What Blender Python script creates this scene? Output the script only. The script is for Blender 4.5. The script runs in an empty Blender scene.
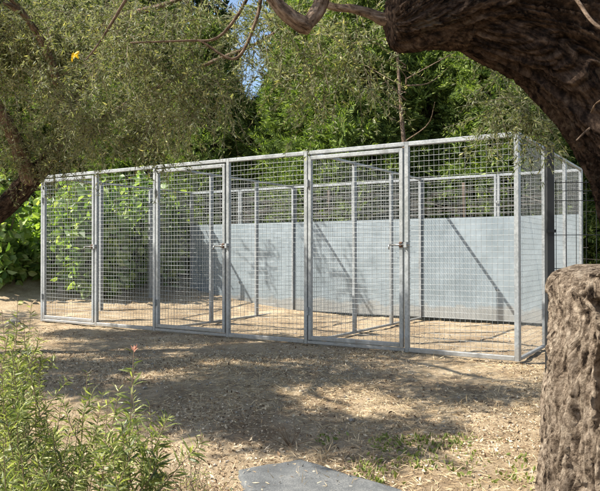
import bpy, math, random
import numpy as np
from mathutils import Vector, noise
R = np.random.default_rng(7)
random.seed(7)
S = bpy.context.scene
COL = S.collection
F, CX, HY, ZC = 675.0, 300.0, 252.0, 0.97
H = 2.0

def at(px, py, d):
    """a point seen at reference pixel (px,py) at distance d metres in front of the camera"""
    return np.array([(px-CX)/F*d, d, ZC+(HY-py)/F*d])

# ------------------------------------------------------------------ scene objects
def tag(o, label=None, cat=None, group=None, kind=None):
    if label: o['label'] = label
    if cat: o['category'] = cat
    if group: o['group'] = group
    if kind: o['kind'] = kind
    return o

def empty(name, loc, rz=0.0, **k):
    o = bpy.data.objects.new(name, None); COL.objects.link(o)
    o.location = tuple(float(a) for a in loc); o.rotation_euler = (0, 0, rz); o.empty_display_size = .2
    return tag(o, **k)

class MB:
    def __init__(s): s.v=[]; s.f=[]; s.uv=[]; s.n=0
    def add(s, v, f, uv=None):
        v = np.asarray(v, float); f = [np.asarray(a)+s.n for a in f]
        s.v.append(v); s.f.extend(f); s.n += len(v)
        s.uv.append(np.zeros((len(v),3)) if uv is None else np.asarray(uv,float))
    def build(s, name, mat, parent=None, smooth=False, off=(0,0,0)):
        v = np.concatenate(s.v) - np.asarray(off, float)
        me = bpy.data.meshes.new(name)
        fl = []
        for a in s.f:
            if a.ndim == 1: fl.append(a.reshape(1,-1))
            else: fl.append(a)
        ntot = sum(len(a) for a in fl)
        loops = np.concatenate([a.ravel() for a in fl]).astype(np.int32)
        cnt = np.concatenate([np.full(len(a), a.shape[1]) for a in fl]).astype(np.int32)
        st = np.concatenate([[0], np.cumsum(cnt)[:-1]]).astype(np.int32)
        me.vertices.add(len(v)); me.vertices.foreach_set('co', v.astype(np.float32).ravel())
        me.loops.add(len(loops)); me.loops.foreach_set('vertex_index', loops)
        me.polygons.add(ntot); me.polygons.foreach_set('loop_start', st)
        me.update(calc_edges=True)
        uv = np.concatenate(s.uv)
        if np.abs(uv).max() > 0:
            me.attributes.new('along','FLOAT_VECTOR','POINT').data.foreach_set('vector', uv.astype(np.float32).ravel())
        me.polygons.foreach_set('use_smooth', np.full(ntot, smooth))
        me.materials.append(mat)
        me.validate()
        o = bpy.data.objects.new(name, me); COL.objects.link(o)
        if parent: o.parent = parent
        return o
    def box(s, lo, hi):
        x0,y0,z0 = lo; x1,y1,z1 = hi
        v = [(x0,y0,z0),(x1,y0,z0),(x1,y1,z0),(x0,y1,z0),(x0,y0,z1),(x1,y0,z1),(x1,y1,z1),(x0,y1,z1)]
        s.add(v, [np.array([(0,3,2,1),(4,5,6,7),(0,1,5,4),(1,2,6,5),(2,3,7,6),(3,0,4,7)])])
    def rbox(s, lo, hi, c=.004):
        """box with its long edges chamfered"""
        lo=np.array(lo,float); hi=np.array(hi,float); ax=int(np.argmax(hi-lo)); a,b=[i for i in range(3) if i!=ax]
        if ax==1: a,b=2,0
        prof=[(lo[a]+c,lo[b]),(hi[a]-c,lo[b]),(hi[a],lo[b]+c),(hi[a],hi[b]-c),(hi[a]-c,hi[b]),(lo[a]+c,hi[b]),(lo[a],hi[b]-c),(lo[a],lo[b]+c)]
        v=[]
        for e in (lo[ax],hi[ax]):
            for p in prof:
                q=[0,0,0]; q[ax]=e; q[a]=p[0]; q[b]=p[1]; v.append(q)
        f=[(i,(i+1)%8,(i+1)%8+8,i+8) for i in range(8)]
        s.add(v,[np.array(f),np.arange(7,-1,-1),np.arange(8,16)])

def fbm(p, sc, o=3):
    return noise.fractal(Vector((p[0]*sc, p[1]*sc, p[2]*sc)), 1.0, 2.0, o, noise_basis='PERLIN_ORIGINAL')

def resample(pts, n):
    pts = np.asarray(pts, float)
    # catmull-rom through the points
    P = np.vstack([2*pts[0]-pts[1], pts, 2*pts[-1]-pts[-2]])
    t = np.linspace(0, len(pts)-1-1e-6, n); out=[]
    for a in t:
        i=int(a); u=a-i; p0,p1,p2,p3=P[i:i+4]
        out.append(.5*((2*p1)+(-p0+p2)*u+(2*p0-5*p1+4*p2-p3)*u*u+(-p0+3*p1-3*p2+p3)*u**3))
    return np.array(out)

def tube(mb, pts, rad, seg=6, disp=None, cap=True, uvs=1.0):
    pts=np.asarray(pts,float); n=len(pts); rad=np.broadcast_to(np.asarray(rad,float),(n,))
    T=np.gradient(pts,axis=0); T/=np.linalg.norm(T,axis=1)[:,None]+1e-9
    up=np.array([0,0,1.]) if abs(T[0][2])<.9 else np.array([0,1.,0])
    N=np.cross(T[0],up); N/=np.linalg.norm(N)
    a=np.linspace(0,2*np.pi,seg,endpoint=False); V=[];UV=[];L=0
    for i in range(n):
        if i: L+=np.linalg.norm(pts[i]-pts[i-1])
        N=N-T[i]*N.dot(T[i]); N/=np.linalg.norm(N)+1e-9; B=np.cross(T[i],N)
        for k in range(seg):
            d=np.cos(a[k])*N+np.sin(a[k])*B
            r=rad[i]
            if disp: r=r*(1+disp(a[k],L,d))
            V.append(pts[i]+d*r); UV.append((np.cos(a[k])*rad[i],np.sin(a[k])*rad[i],L))
    f=[]
    idx=np.arange(n*seg).reshape(n,seg)
    a0=idx[:-1]; a1=idx[1:]
    f=np.stack([a0,np.roll(a0,-1,1),np.roll(a1,-1,1),a1],-1).reshape(-1,4)
    fs=[f]
    if cap: fs+= [idx[0][::-1].copy(), idx[-1].copy()]
    mb.add(V,fs,UV)

def twigs(mb, A, B, r):
    """many thin straight three-sided twigs from A to B"""
    A=np.asarray(A);B=np.asarray(B);n=len(A); T=B-A; T=T/(np.linalg.norm(T,axis=1)[:,None]+1e-9)
    q=np.tile([0.31,.77,.55],(n,1)); N=np.cross(T,q); N/=np.linalg.norm(N,axis=1)[:,None]+1e-9; M=np.cross(T,N)
    r=np.broadcast_to(r,(n,))[:,None]; V=[]
    for P,s in ((A,1),(B,.5)):
        for k in range(3):
            V.append(P+(np.cos(k*2.094)*N+np.sin(k*2.094)*M)*r*s)
    V=np.stack(V,1).reshape(-1,3); b=(np.arange(n)*6)[:,None,None]
    f=(np.array([(0,1,4,3),(1,2,5,4),(2,0,3,5)])[None]+b).reshape(-1,4)
    mb.add(V,[f])

def unit(a): return a/(np.linalg.norm(a,axis=-1,keepdims=True)+1e-9)

def leaves(mb, P, D, L, W, fold=.25, wide=.45, six=False):
    """one small folded blade per point, growing along D"""
    n=len(P); D=unit(D); Q=unit(R.normal(size=(n,3))); S_=unit(np.cross(D,Q)); Nn=np.cross(S_,D)
    L=np.broadcast_to(L,(n,))[:,None]; W=np.broadcast_to(W,(n,))[:,None]
    if not six:
        V=np.stack([P, P+D*L*wide+S_*W*.5+Nn*W*fold, P+D*L, P+D*L*wide-S_*W*.5+Nn*W*fold],1).reshape(-1,3)
        f=(np.arange(n)*4)[:,None]+np.array([0,1,2,3])[None]
        mb.add(V,[f])
    else:
        V=np.stack([P, P+D*L*.22+S_*W*.42+Nn*W*fold, P+D*L*.6+S_*W*.46+Nn*W*fold, P+D*L-Nn*W*.25,
                    P+D*L*.6-S_*W*.46+Nn*W*fold, P+D*L*.22-S_*W*.42+Nn*W*fold],1).reshape(-1,3)
        b=(np.arange(n)*6)[:,None]
        mb.add(V,[np.concatenate([b+np.array([[0,1,2,3]]), b+np.array([[0,3,4,5]])])])

# ------------------------------------------------------------------ materials
def nodes(name):
    m=bpy.data.materials.new(name); m.use_nodes=True; nt=m.node_tree
    p=nt.nodes['Principled BSDF']
    return m,nt,p
def ramp(nt, src, stops, interp='LINEAR'):
    r=nt.nodes.new('ShaderNodeValToRGB'); r.color_ramp.interpolation=interp
    e=r.color_ramp.elements
    while len(e)<len(stops): e.new(.5)
    for el,(p,c) in zip(e,stops): el.position=p; el.color=(*c,1)
    nt.links.new(src,r.inputs[0]); return r.outputs[0]
def noise_n(nt, scale, detail=4, vec=None, rough=.6, out='Fac'):
    n=nt.nodes.new('ShaderNodeTexNoise'); n.inputs['Scale'].default_value=scale
    n.inputs['Detail'].default_value=detail; n.inputs['Roughness'].default_value=rough
    if vec is not None: nt.links.new(vec,n.inputs['Vector'])
    return n.outputs[out]
def mapping(nt, src, sc):
    m=nt.nodes.new('ShaderNodeMapping'); m.inputs['Scale'].default_value=sc; nt.links.new(src,m.inputs[0]); return m.outputs[0]
def coord(nt, k='Object'): return nt.nodes.new('ShaderNodeTexCoord').outputs[k]
def mixc(nt, f, a, b, mode='MIX'):
    m=nt.nodes.new('ShaderNodeMix'); m.data_type='RGBA'; m.blend_type=mode
    for s,v in ((m.inputs[0],f),(m.inputs[6],a),(m.inputs[7],b)):
        if hasattr(v,'links'): nt.links.new(v,s)
        elif isinstance(v,(int,float)): s.default_value=v
        else: s.default_value=(*v,1)
    return m.outputs[2]
def bump(nt, p, h, st, dist):
    b=nt.nodes.new('ShaderNodeBump'); b.inputs['Strength'].default_value=st; b.inputs['Distance'].default_value=dist
    nt.links.new(h,b.inputs['Height']); nt.links.new(b.outputs[0],p.inputs['Normal'])

def leaf_mat(name, stops, trans=.35, tint=(1.1,1.25,.5), rough=.5, spec=.3, back=None):
    m,nt,p=nodes(name)
    g=nt.nodes.new('ShaderNodeNewGeometry')
    c=ramp(nt,g.outputs['Random Per Island'],stops)
    if back: c=mixc(nt,g.outputs['Backfacing'],c,back)
    nt.links.new(c,p.inputs['Base Color']); p.inputs['Roughness'].default_value=rough
    p.inputs['Specular IOR Level'].default_value=spec
    t=nt.nodes.new('ShaderNodeBsdfTranslucent'); nt.links.new(mixc(nt,1.0,c,tint,'MULTIPLY'),t.inputs[0])
    mx=nt.nodes.new('ShaderNodeMixShader'); mx.inputs[0].default_value=trans
    nt.links.new(p.outputs[0],mx.inputs[1]); nt.links.new(t.outputs[0],mx.inputs[2])
    nt.links.new(mx.outputs[0],nt.nodes['Material Output'].inputs[0])
    return m

M={}
M['olive']=leaf_mat('olive_leaf',[(0,(.028,.046,.018)),(.35,(.080,.110,.038)),(.68,(.19,.220,.078)),(.90,(.38,.38,.16)),(1,(.68,.62,.33))],.36,(1.15,1.2,.55),.5,.22,back=(.27,.29,.19))
M['conifer']=leaf_mat('conifer_leaf',[(0,(.030,.056,.017)),(.4,(.11,.165,.046)),(.8,(.24,.31,.085)),(1,(.40,.46,.15))],.38,(1.1,1.25,.4),.6,.15)
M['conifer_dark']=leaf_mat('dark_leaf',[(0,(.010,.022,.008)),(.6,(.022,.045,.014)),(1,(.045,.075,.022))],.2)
M['dry']=leaf_mat('dry_leaf',[(0,(.035,.025,.016)),(.6,(.075,.055,.035)),(1,(.14,.11,.075))],.15,(1,1,.8))
M['fig']=leaf_mat('broad_leaf',[(0,(.07,.13,.035)),(.5,(.18,.28,.08)),(.85,(.36,.46,.17)),(1,(.52,.58,.30))],.45,(1.2,1.3,.35),.4,.45)
M['shrub']=leaf_mat('shrub_leaf',[(0,(.05,.072,.025)),(.35,(.14,.170,.052)),(.75,(.30,.33,.11)),(1,(.50,.50,.20))],.38,(1.1,1.25,.5),.45,.4)
M['weed']=leaf_mat('weed_leaf',[(0,(.12,.16,.04)),(1,(.32,.35,.11))],.35)
M['straw']=leaf_mat('straw',[(0,(.36,.26,.15)),(.5,(.58,.45,.28)),(1,(.76,.63,.42))],.2,(1,1,.9),.8,.1)
M['litter']=leaf_mat('leaf_litter',[(0,(.07,.046,.03)),(.15,(.22,.145,.09)),(.45,(.47,.35,.22)),(1,(.80,.68,.50))],.1,(1,1,.9),.8,.1)
M['flower']=leaf_mat('petal',[(0,(.45,.19,.14)),(1,(.58,.36,.26))],.3,(1,.8,.8))
M['yellow']=leaf_mat('yellow_leaf',[(0,(.75,.48,.03)),(1,(.85,.60,.05))],.45,(1,1,.6))

def metal(name, c0, c1, sheet=False):
    m,nt,p=nodes(name); co=coord(nt)
    v=nt.nodes.new('ShaderNodeTexVoronoi'); v.inputs['Scale'].default_value=22 if sheet else 60; nt.links.new(co,v.inputs['Vector'])
    n=noise_n(nt,3 if sheet else 7,5,co)
    f=mixc(nt,.10 if sheet else .4,n,v.outputs['Color'])
    c=ramp(nt,f,[(.3,c0),(.7,c1)])
    if sheet:   # pale rain streaks running down the sheet, mud along the bottom edge
        st=noise_n(nt,1.0,5,mapping(nt,co,(14,14,.7)),.65)
        c=mixc(nt,ramp(nt,st,[(.45,(0,0,0)),(.75,(.3,.3,.3))]),c,(.33,.38,.415))
        sx=nt.nodes.new('ShaderNodeSeparateXYZ'); nt.links.new(co,sx.inputs[0])
        mud=nt.nodes.new('ShaderNodeMath'); mud.operation='ADD'; nt.links.new(sx.outputs[2],mud.inputs[0])
        m2=nt.nodes.new('ShaderNodeMath'); m2.operation='MULTIPLY'; m2.inputs[1].default_value=-.35; nt.links.new(noise_n(nt,5,5,co),m2.inputs[0]); nt.links.new(m2.outputs[0],mud.inputs[1])
        c=mixc(nt,ramp(nt,mud.outputs[0],[(0,(.4,.4,.4)),(.05,(0,0,0))]),c,(.36,.31,.25))
    else:       # soil splashed on the feet, a few rusty weeps
        sx=nt.nodes.new('ShaderNodeSeparateXYZ'); nt.links.new(co,sx.inputs[0])
        m2=nt.nodes.new('ShaderNodeMath'); m2.operation='MULTIPLY_ADD'; m2.inputs[1].default_value=-.22
        nt.links.new(noise_n(nt,9,5,co),m2.inputs[0]); nt.links.new(sx.outputs[2],m2.inputs[2])
        c=mixc(nt,ramp(nt,m2.outputs[0],[(0,(.35,.35,.35)),(.05,(0,0,0))]),c,(.30,.26,.21))
        c=mixc(nt,ramp(nt,noise_n(nt,6,6,mapping(nt,co,(1,1,.35))),[(.63,(0,0,0)),(.72,(.55,.55,.55))]),c,(.20,.155,.125))
    nt.links.new(c,p.inputs['Base Color'])
    p.inputs['Metallic'].default_value=.45 if sheet else .55
    nt.links.new(ramp(nt,n,[(.3,(.38,.38,.38)),(.7,(.6,.6,.6))]),p.inputs['Roughness'])
    if sheet: bump(nt,p,noise_n(nt,1.6,3,co),.35,.05)
    else: bump(nt,p,n,.2,.002)
    return m
M['galv']=metal('galvanised_steel',(.25,.27,.28),(.39,.41,.425))
M['wire']=metal('galvanised_wire',(.27,.285,.29),(.42,.44,.44))
M['sheet']=metal('galvanised_sheet',(.235,.285,.32),(.285,.335,.37),True)
def plain(name,c,rough=.5,metallic=0,bs=None):
    m,nt,p=nodes(name); co=coord(nt); n=noise_n(nt,9,5,co)
    nt.links.new(ramp(nt,n,[(.3,tuple(a*.75 for a in c)),(.7,tuple(min(1,a*1.25) for a in c))]),p.inputs['Base Color'])
    p.inputs['Roughness'].default_value=rough; p.inputs['Metallic'].default_value=metallic
    if bs: bump(nt,p,noise_n(nt,bs,6,co),.5,.02)
    return m
M['black']=plain('black_paint',(.010,.012,.014),.6)
M['steel']=plain('latch_steel',(.33,.33,.32),.35,.8)
M['rust']=plain('latch_rust',(.16,.09,.06),.7,.3)

def bark(name, stops, k=26, along=.16, st=.8, dist=.03, lichen=None, twist=1.0, pit=0, mixw=.35):
    m,nt,p=nodes(name); co=coord(nt)
    at_=nt.nodes.new('ShaderNodeAttribute'); at_.attribute_name='along'
    # fissures run along the trunk: noise squeezed lengthwise, wandering a little
    dn=noise_n(nt,3.5,3,co,.5,'Color')
    sub=nt.nodes.new('ShaderNodeVectorMath'); sub.operation='SUBTRACT'; sub.inputs[1].default_value=(.5,.5,.5); nt.links.new(dn,sub.inputs[0])
    sc=nt.nodes.new('ShaderNodeVectorMath'); sc.operation='SCALE'; sc.inputs[3].default_value=.16*twist; nt.links.new(sub.outputs[0],sc.inputs[0])
    add=nt.nodes.new('ShaderNodeVectorMath'); add.operation='ADD'; nt.links.new(at_.outputs['Vector'],add.inputs[0]); nt.links.new(sc.outputs[0],add.inputs[1])
    mp=mapping(nt,add.outputs[0],(k,k,k*along))
    n1=noise_n(nt,1.0,9,mp,.62); n2=noise_n(nt,42,7,co,.72)
    mix=mixc(nt,mixw,n1,n2)
    c=ramp(nt,mix,stops)
    h=mix
    if pit:
        v=nt.nodes.new('ShaderNodeTexVoronoi'); v.feature='SMOOTH_F1'; v.inputs['Scale'].default_value=pit
        nt.links.new(mapping(nt,add.outputs[0],(1,1,.55)),v.inputs['Vector'])
        pr=ramp(nt,v.outputs['Distance'],[(.0,(.35,.35,.35)),(.22,(1,1,1))]); 
        c=mixc(nt,.8,c,pr,'MULTIPLY'); h=mixc(nt,.55,mix,pr)
    if lichen:
        c=mixc(nt,ramp(nt,noise_n(nt,6,6,co,.7),[(.58,(0,0,0)),(.66,(.5,.5,.5))]),c,lichen)
    nt.links.new(c,p.inputs['Base Color']); p.inputs['Roughness'].default_value=.92; p.inputs['Specular IOR Level'].default_value=.12
    bump(nt,p,h,st,dist); return m
M['bark']=bark('old_olive_bark',[(.40,(.008,.005,.004)),(.47,(.035,.022,.015)),(.54,(.085,.055,.038)),(.64,(.17,.12,.085))],40,.16,1.0,.07,lichen=(.19,.15,.11))
M['bark_mid']=bark('olive_branch_bark',[(.38,(.04,.026,.018)),(.47,(.13,.09,.062)),(.55,(.21,.155,.115)),(.66,(.32,.25,.19))],60,.2,1.0,.03)
M['bark_pale']=bark('pale_olive_bark',[(.40,(.022,.015,.011)),(.45,(.12,.088,.062)),(.51,(.27,.21,.155)),(.60,(.47,.385,.295))],56,.13,1.0,.07,mixw=.42)
M['twig']=plain('twig_bark',(.15,.12,.08),.9)
M['twig_dark']=plain('dark_twig_bark',(.07,.050,.036),.9)
M['brush']=plain('dead_brushwood',(.060,.050,.040),.9)
M['stem']=plain('shrub_stem',(.17,.12,.075),.9)
M['wood_cut']=plain('weathered_cut_wood',(.20,.14,.10),.9,bs=30)

# ground
m,nt,p=nodes('dry_earth'); co=coord(nt)
big=noise_n(nt,.55,5,co); mid=noise_n(nt,5,7,co,.65); fine=noise_n(nt,45,8,co,.75)
c=ramp(nt,mixc(nt,.45,mid,fine),[(.33,(.17,.115,.070)),(.43,(.40,.30,.19)),(.54,(.58,.46,.31)),(.68,(.72,.61,.44))])
c=mixc(nt,ramp(nt,big,[(.42,(0,0,0)),(.62,(.55,.55,.55))]),c,(.42,.32,.21))
mul=ramp(nt,noise_n(nt,1.7,7,co,.7),[(.47,(0,0,0)),(.60,(.65,.65,.65))])
c=mixc(nt,mul,c,(.26,.18,.11))
v=nt.nodes.new('ShaderNodeTexVoronoi'); v.inputs['Scale'].default_value=48; nt.links.new(co,v.inputs['Vector'])
vr=ramp(nt,v.outputs['Distance'],[(.12,(.35,.35,.35)),(.26,(0,0,0))])
c=mixc(nt,vr,c,(.60,.53,.43))
nt.links.new(c,p.inputs['Base Color']); p.inputs['Roughness'].default_value=.95; p.inputs['Specular IOR Level'].default_value=.1
bump(nt,p,mixc(nt,.6,mid,fine),1.0,.05); M['ground']=m
# slab
m,nt,p=nodes('grey_slate'); co=coord(nt)
n=noise_n(nt,7,8,co,.7); n2=noise_n(nt,120,4,co,.7)
nt.links.new(ramp(nt,mixc(nt,.5,n,n2),[(.35,(.055,.058,.060)),(.5,(.105,.110,.112)),(.65,(.215,.215,.205))]),p.inputs['Base Color'])
p.inputs['Roughness'].default_value=.85; bump(nt,p,mixc(nt,.4,n,n2),.7,.012); M['slab']=m
m,nt,p=nodes('field_stone'); co=coord(nt); n=noise_n(nt,6,8,co,.7)
nt.links.new(ramp(nt,n,[(.35,(.20,.17,.14)),(.65,(.42,.38,.32))]),p.inputs['Base Color']); p.inputs['Roughness'].default_value=.9; bump(nt,p,n,.7,.03); M['stone']=m

AR=np.array([1.913,5.87,0.0]); SEG=1.0777
# ------------------------------------------------------------------ ground
def sstep(a,b,x):
    t=np.clip((x-a)/(b-a),0,1); return t*t*(3-2*t)
def gz(x,y):
    """broad shape of the ground: level at the kennel, falling to the camera, a bank behind on the left"""
    x=np.asarray(x,float); y=np.asarray(y,float)
    fr=y+ .63*x                                    # distance measured square to the kennel's front
    z=-.055*np.clip(5.6-y,0,6)-.03*np.clip(-y,0,3)
    z=z+ .95*sstep(9.0,14.5,y-.35*(x+3.5)*0 + np.clip(-x-4.2,0,3)*.8)*sstep(2.0,-4.5,x)
    z=z+ .35*sstep(10.8,15,y)*sstep(-1,3,x)
    return z
def gzn(x,y):
    return float(gz(x,y))+.018*noise.noise((x*2.1,y*2.1,3.1))
xs=np.concatenate([np.linspace(-60,-6.2,22),np.arange(-6,6,.05),np.linspace(6.2,60,22)])
ys=np.concatenate([np.linspace(-20,.2,12),np.arange(.4,11,.05),np.linspace(11.2,16,24),np.linspace(17,120,18)])
X,Y=np.meshgrid(xs,ys); Z=gz(X,Y)
for j in range(X.shape[0]):
    for i in range(X.shape[1]):
        x,y=X[j,i],Y[j,i]
        if abs(x)<6.2 and y<16:
            Z[j,i]+=.018*noise.noise((x*2.1,y*2.1,3.1))+.010*noise.noise((x*9,y*9,1.0))+.007*noise.noise((x*24,y*24,5.0))
        else: Z[j,i]+=.018*noise.noise((x*2.1,y*2.1,3.1))
nx,ny=len(xs),len(ys); ii=np.arange(nx*ny).reshape(ny,nx)
g=MB(); g.add(np.stack([X.ravel(),Y.ravel(),Z.ravel()],1),[np.stack([ii[:-1,:-1],ii[:-1,1:],ii[1:,1:],ii[1:,:-1]],-1).reshape(-1,4)])
tag(g.build('ground',M['ground'],smooth=True),'dry sandy earth strewn with straw and wood chips',kind='structure')

# leaf litter and straw, too many to count
def scatter(n, xr, yr, keep=None):
    x=R.uniform(*xr,n); y=R.uniform(*yr,n)
    if keep is not None: k=keep(x,y); x,y=x[k],y[k]
    z=np.array([gzn(a,b)+.004 for a,b in zip(x,y)])
    return np.stack([x,y,z],1)
def patch(x,y,s,th,seed):
    return np.array([noise.noise((a*s,b*s,seed))>th+R.normal()*.22 for a,b in zip(x,y)])
def sunlit_thinning(x,y):
    """how much litter lies at a spot: thinned inside the kennel and at its near corner to make sunlit ground paler"""
    a=(x-AR[0])*.5325+(y-AR[1])*.8464; b=-(x-AR[0])*.8464+(y-AR[1])*.5325
    k=np.where((a>0)&(a<3.2)&(b>-.2)&(b<6.6),.10,1.0)
    return k*(1-.85*np.exp(-(((x-1.15)/.75)**2+((y-5.25)/.65)**2)))  # litter thinned here to brighten the sunlit patch before the corner
P=scatter(170000,(-3.4,3.2),(1.9,9),lambda x,y:(abs(x)<y*.5+.35)&patch(x,y,1.1,-.12,2.0)&(R.random(len(x))<np.where(y<6.5,1,.35)*sunlit_thinning(x,y)))
D=R.normal(size=P.shape); D[:,2]*=.38; D[:,2]+=.12
mb=MB(); leaves(mb,P,D,R.gamma(2.2,.0078,len(P)).clip(.005,.045),R.gamma(2.5,.0032,len(P)).clip(.003,.016),.25)
tag(mb.build('leaf_litter',M['litter']),'dry fallen leaves and bark chips over the shaded ground','leaf litter',kind='stuff')
P=scatter(120000,(-3.8,3.6),(1.9,9.5),lambda x,y:(abs(x)<y*.5+.35)&patch(x,y,.9,-.05,9.0)&(R.random(len(x))<np.where(y<6.5,1,.35)*sunlit_thinning(x,y)))
D=R.normal(size=P.shape); D[:,2]*=.2; D[:,2]+=.10
mb=MB(); leaves(mb,P,D,R.uniform(.03,.09,len(P)),R.uniform(.0022,.005,len(P)),.1)
tag(mb.build('dry_straw',M['straw']),'pale dry straw and grass stalks scattered on the earth','straw',kind='stuff')

# ------------------------------------------------------------------ dog kennel
uang=math.atan2(.5325,-.8464)          # direction along the front, from right corner to left
K=empty('dog_kennel',(AR[0],AR[1],0.02),uang-math.pi)  # local +x points right along the front, +y into the kennel
tag(K,'galvanised steel mesh dog kennel with three doors and grey sheet back wall','dog kennel')
# local x runs from -6*SEG (left) to 0 (right); y from 0 (front) to 3*SEG*.955 (back)
DP=3.09/3
T=.042
def wire_grid(x0,x1,z0,z1,pitch=.05,r=.00145,ax='x',fix=0.0,name='wire_mesh',parent=None,bulge=0.0):
    mb=MB(); W=[]
    nx_=max(1,round((x1-x0)/pitch)); nz_=max(1,round((z1-z0)/pitch))
    def pt(a,z,o): return (a,fix+o,z) if ax=='x' else (fix+o,a,z)
    ph=R.uniform(0,6)
    for i in range(1,nx_):
        a=x0+(x1-x0)*i/nx_; A=[];
        n=7; zz=np.linspace(z0,z1,n)
        pts=[pt(a+.0012*math.sin(z*4+i+ph),z,.002+bulge*math.sin(math.pi*(z-z0)/(z1-z0))*math.sin(math.pi*i/nx_)) for z in zz]
        tube(mb,pts,r,5,cap=False)
    for j in range(1,nz_):
        z=z0+(z1-z0)*j/nz_; n=7; aa=np.linspace(x0,x1,n)
        pts=[pt(a,z+.0012*math.sin(a*5+j+ph),-.002+bulge*math.sin(math.pi*(z-z0)/(z1-z0))*math.sin(math.pi*(a-x0)/(x1-x0))) for a in aa]
        tube(mb,pts,r,5,cap=False)
    return mb.build(name,M['wire'],parent,smooth=True)
def frame(name,a0,a1,z0,z1,ax='x',fix=0.0,t=T,parent=K,w=None):
    mb=MB(); h=t/2; w=w or t
    def bx(pa,pb,q0,q1):
        if ax=='x': mb.rbox((pa,fix-h,q0),(pb,fix+h,q1))
        else: mb.rbox((fix-h,pa,q0),(fix+h,pb,q1))
    bx(a0,a0+w,z0,z1); bx(a1-w,a1,z0,z1)
    bx(a0+w,a1-w,z1-w,z1-.0006); bx(a0+w,a1-w,z0+.0006,z0+w)
    return mb.build(name,M['galv'],parent)
def panel(name,a0,a1,ax='x',fix=0.0,z0=0.0,z1=H,sheet=False,t=T,w=None):
    o=frame(name,a0,a1,z0+(.03 if sheet else 0),z1,ax,fix,t,w=w)
    if sheet:
        zs=1.425
        wire_grid(a0+t,a1-t,zs-.05,z1-t,ax=ax,fix=fix,parent=o)
        mb=MB()
        s=fix-.026 if ax=='x' else fix
        # the sheet carries shallow folds so that it is not perfectly flat
        n=15; xs_=np.linspace(a0-.004,a1+.004,n); zs_=np.linspace(.028,zs,9); V=[]
        for z in zs_:
            for x in xs_:
                V.append((x,s-.006-.004*noise.noise((x*1.7,z*1.3,4))*1.0,z))
        for z in zs_:
            for x in xs_: V.append((x,s-.0045-.004*noise.noise((x*1.7,z*1.3,4)),z))
        q=np.arange(n*9).reshape(9,n)
        fr=np.stack([q[:-1,:-1],q[:-1,1:],q[1:,1:],q[1:,:-1]],-1).reshape(-1,4)
        fb=fr[:,::-1]+n*9
        e=[]
        for row,rev in ((q[0],0),(q[-1],1)):
            for i in range(n-1):
                e.append([row[i],row[i]+n*9,row[i+1]+n*9,row[i+1]][::(-1 if rev else 1)])
        for colm,rev in ((q[:,0],1),(q[:,-1],0)):
            for i in range(8): e.append([colm[i],colm[i]+n*9,colm[i+1]+n*9,colm[i+1]][::(-1 if rev else 1)])
        mb.add(V,[fr,fb,np.array(e)])
        mb.build('sheet_panel',M['sheet'],o)
    else:
        wire_grid(a0+t,a1-t,z0+t,z1-t,ax=ax,fix=fix,parent=o,bulge=R.uniform(-.006,.006))
    return o
gap=.004
for k in range(3):                      # three bays, each a door (left) and a fixed panel (right)
    xr=-2*SEG*k; xm=xr-SEG; xl=xr-2*SEG
    panel('front_panel',xm+.004,xr-gap-(.0 if k==0 else .0))
    # door case: hinge post at the left only where no fixed panel stands beside it
    mb=MB(); mb.rbox((xl+.001,-T/2,H-.040),(xm+.003,T/2,H-.001)); mb.build('header_rail',M['galv'],K)
    mb=MB(); mb.rbox((xl+.001,-T/2,.002),(xm+.003,T/2,.034)); mb.build('threshold_rail',M['galv'],K)
    dl=xl+(.047 if k==2 else .006); dr=xm-.010
    if k==2:
        mb=MB(); mb.rbox((xl-.001,-T/2-.0008,0),(xl+.042,T/2+.0008,H+.001)); mb.build('corner_post',M['galv'],K)
    d=frame('door',dl,dr,.042,H-.056,fix=-.004,t=.040); 
    wire_grid(dl+.04,dr-.04,.082,H-.096,fix=-.004,parent=d,bulge=R.uniform(-.005,.005))
    # slide bolt latch: round bolt, turned-down grip and the guide plates
    lz=1.02 
    mb=MB(); tube(mb,[(dr-.135,-.043,lz),(dr+.075,-.043,lz)],.009,10); tube(mb,[(dr-.125,-.043,lz),(dr-.125,-.066,lz-.004),(dr-.125,-.070,lz-.045)],.007,8)
    bo=mb.build('latch_bolt',M['steel'],d,smooth=True)
    mb=MB()
    mb.rbox((dr-.036,-.034,lz-.027),(dr-.004,-.0245,lz+.027),.002)
    mb.rbox((dr-.034,-.056,lz+.010),(dr-.006,-.0335,lz+.0145),.001); mb.rbox((dr-.034,-.056,lz-.0145),(dr-.006,-.0335,lz-.010),.001)
    mb.build('latch_plate',M['rust'],d)
    mb=MB(); mb.rbox((xm+.010,-.056,lz-.026),(xm+.040,-.0215,lz+.026),.002); mb.build('latch_keeper',M['galv'],K)
    for hz in (.34,1.66):
        mb=MB(); tube(mb,[(dl+.002,-.035,hz-.04),(dl+.002,-.035,hz+.04)],.0105,10); mb.rbox((dl-.022,-.029,hz-.03),(dl+.026,-.0245,hz+.03),.001)
        mb.build('hinge',M['galv'],d,smooth=False)
yb=3*DP
for k in range(6):
    panel('back_panel',-SEG*(k+1)+.003,-SEG*k-.003,fix=yb,sheet=True,w=.036)
for xw,nm in ((-.021,'side_panel'),(-6*SEG+.021,'side_panel'),(-2*SEG,'partition_panel'),(-4*SEG,'partition_panel')):
    for j in range(3):
        panel(nm,(T/2+.003 if j==0 else DP*j+.003),DP*(j+1)-.003-(T/2 if j==2 else 0)-(.012 if j==2 else 0),ax='y',fix=xw,w=.027,t=.036)
# bolted clamps where panels meet
for k in range(1,6):
    for z in (.45,1.62):
        mb=MB(); x=-SEG*k; mb.rbox((x-.018,yb-.052,z-.012),(x+.018,yb-.040,z+.012),.002); mb.build('panel_clamp',M['galv'],K)

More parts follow.
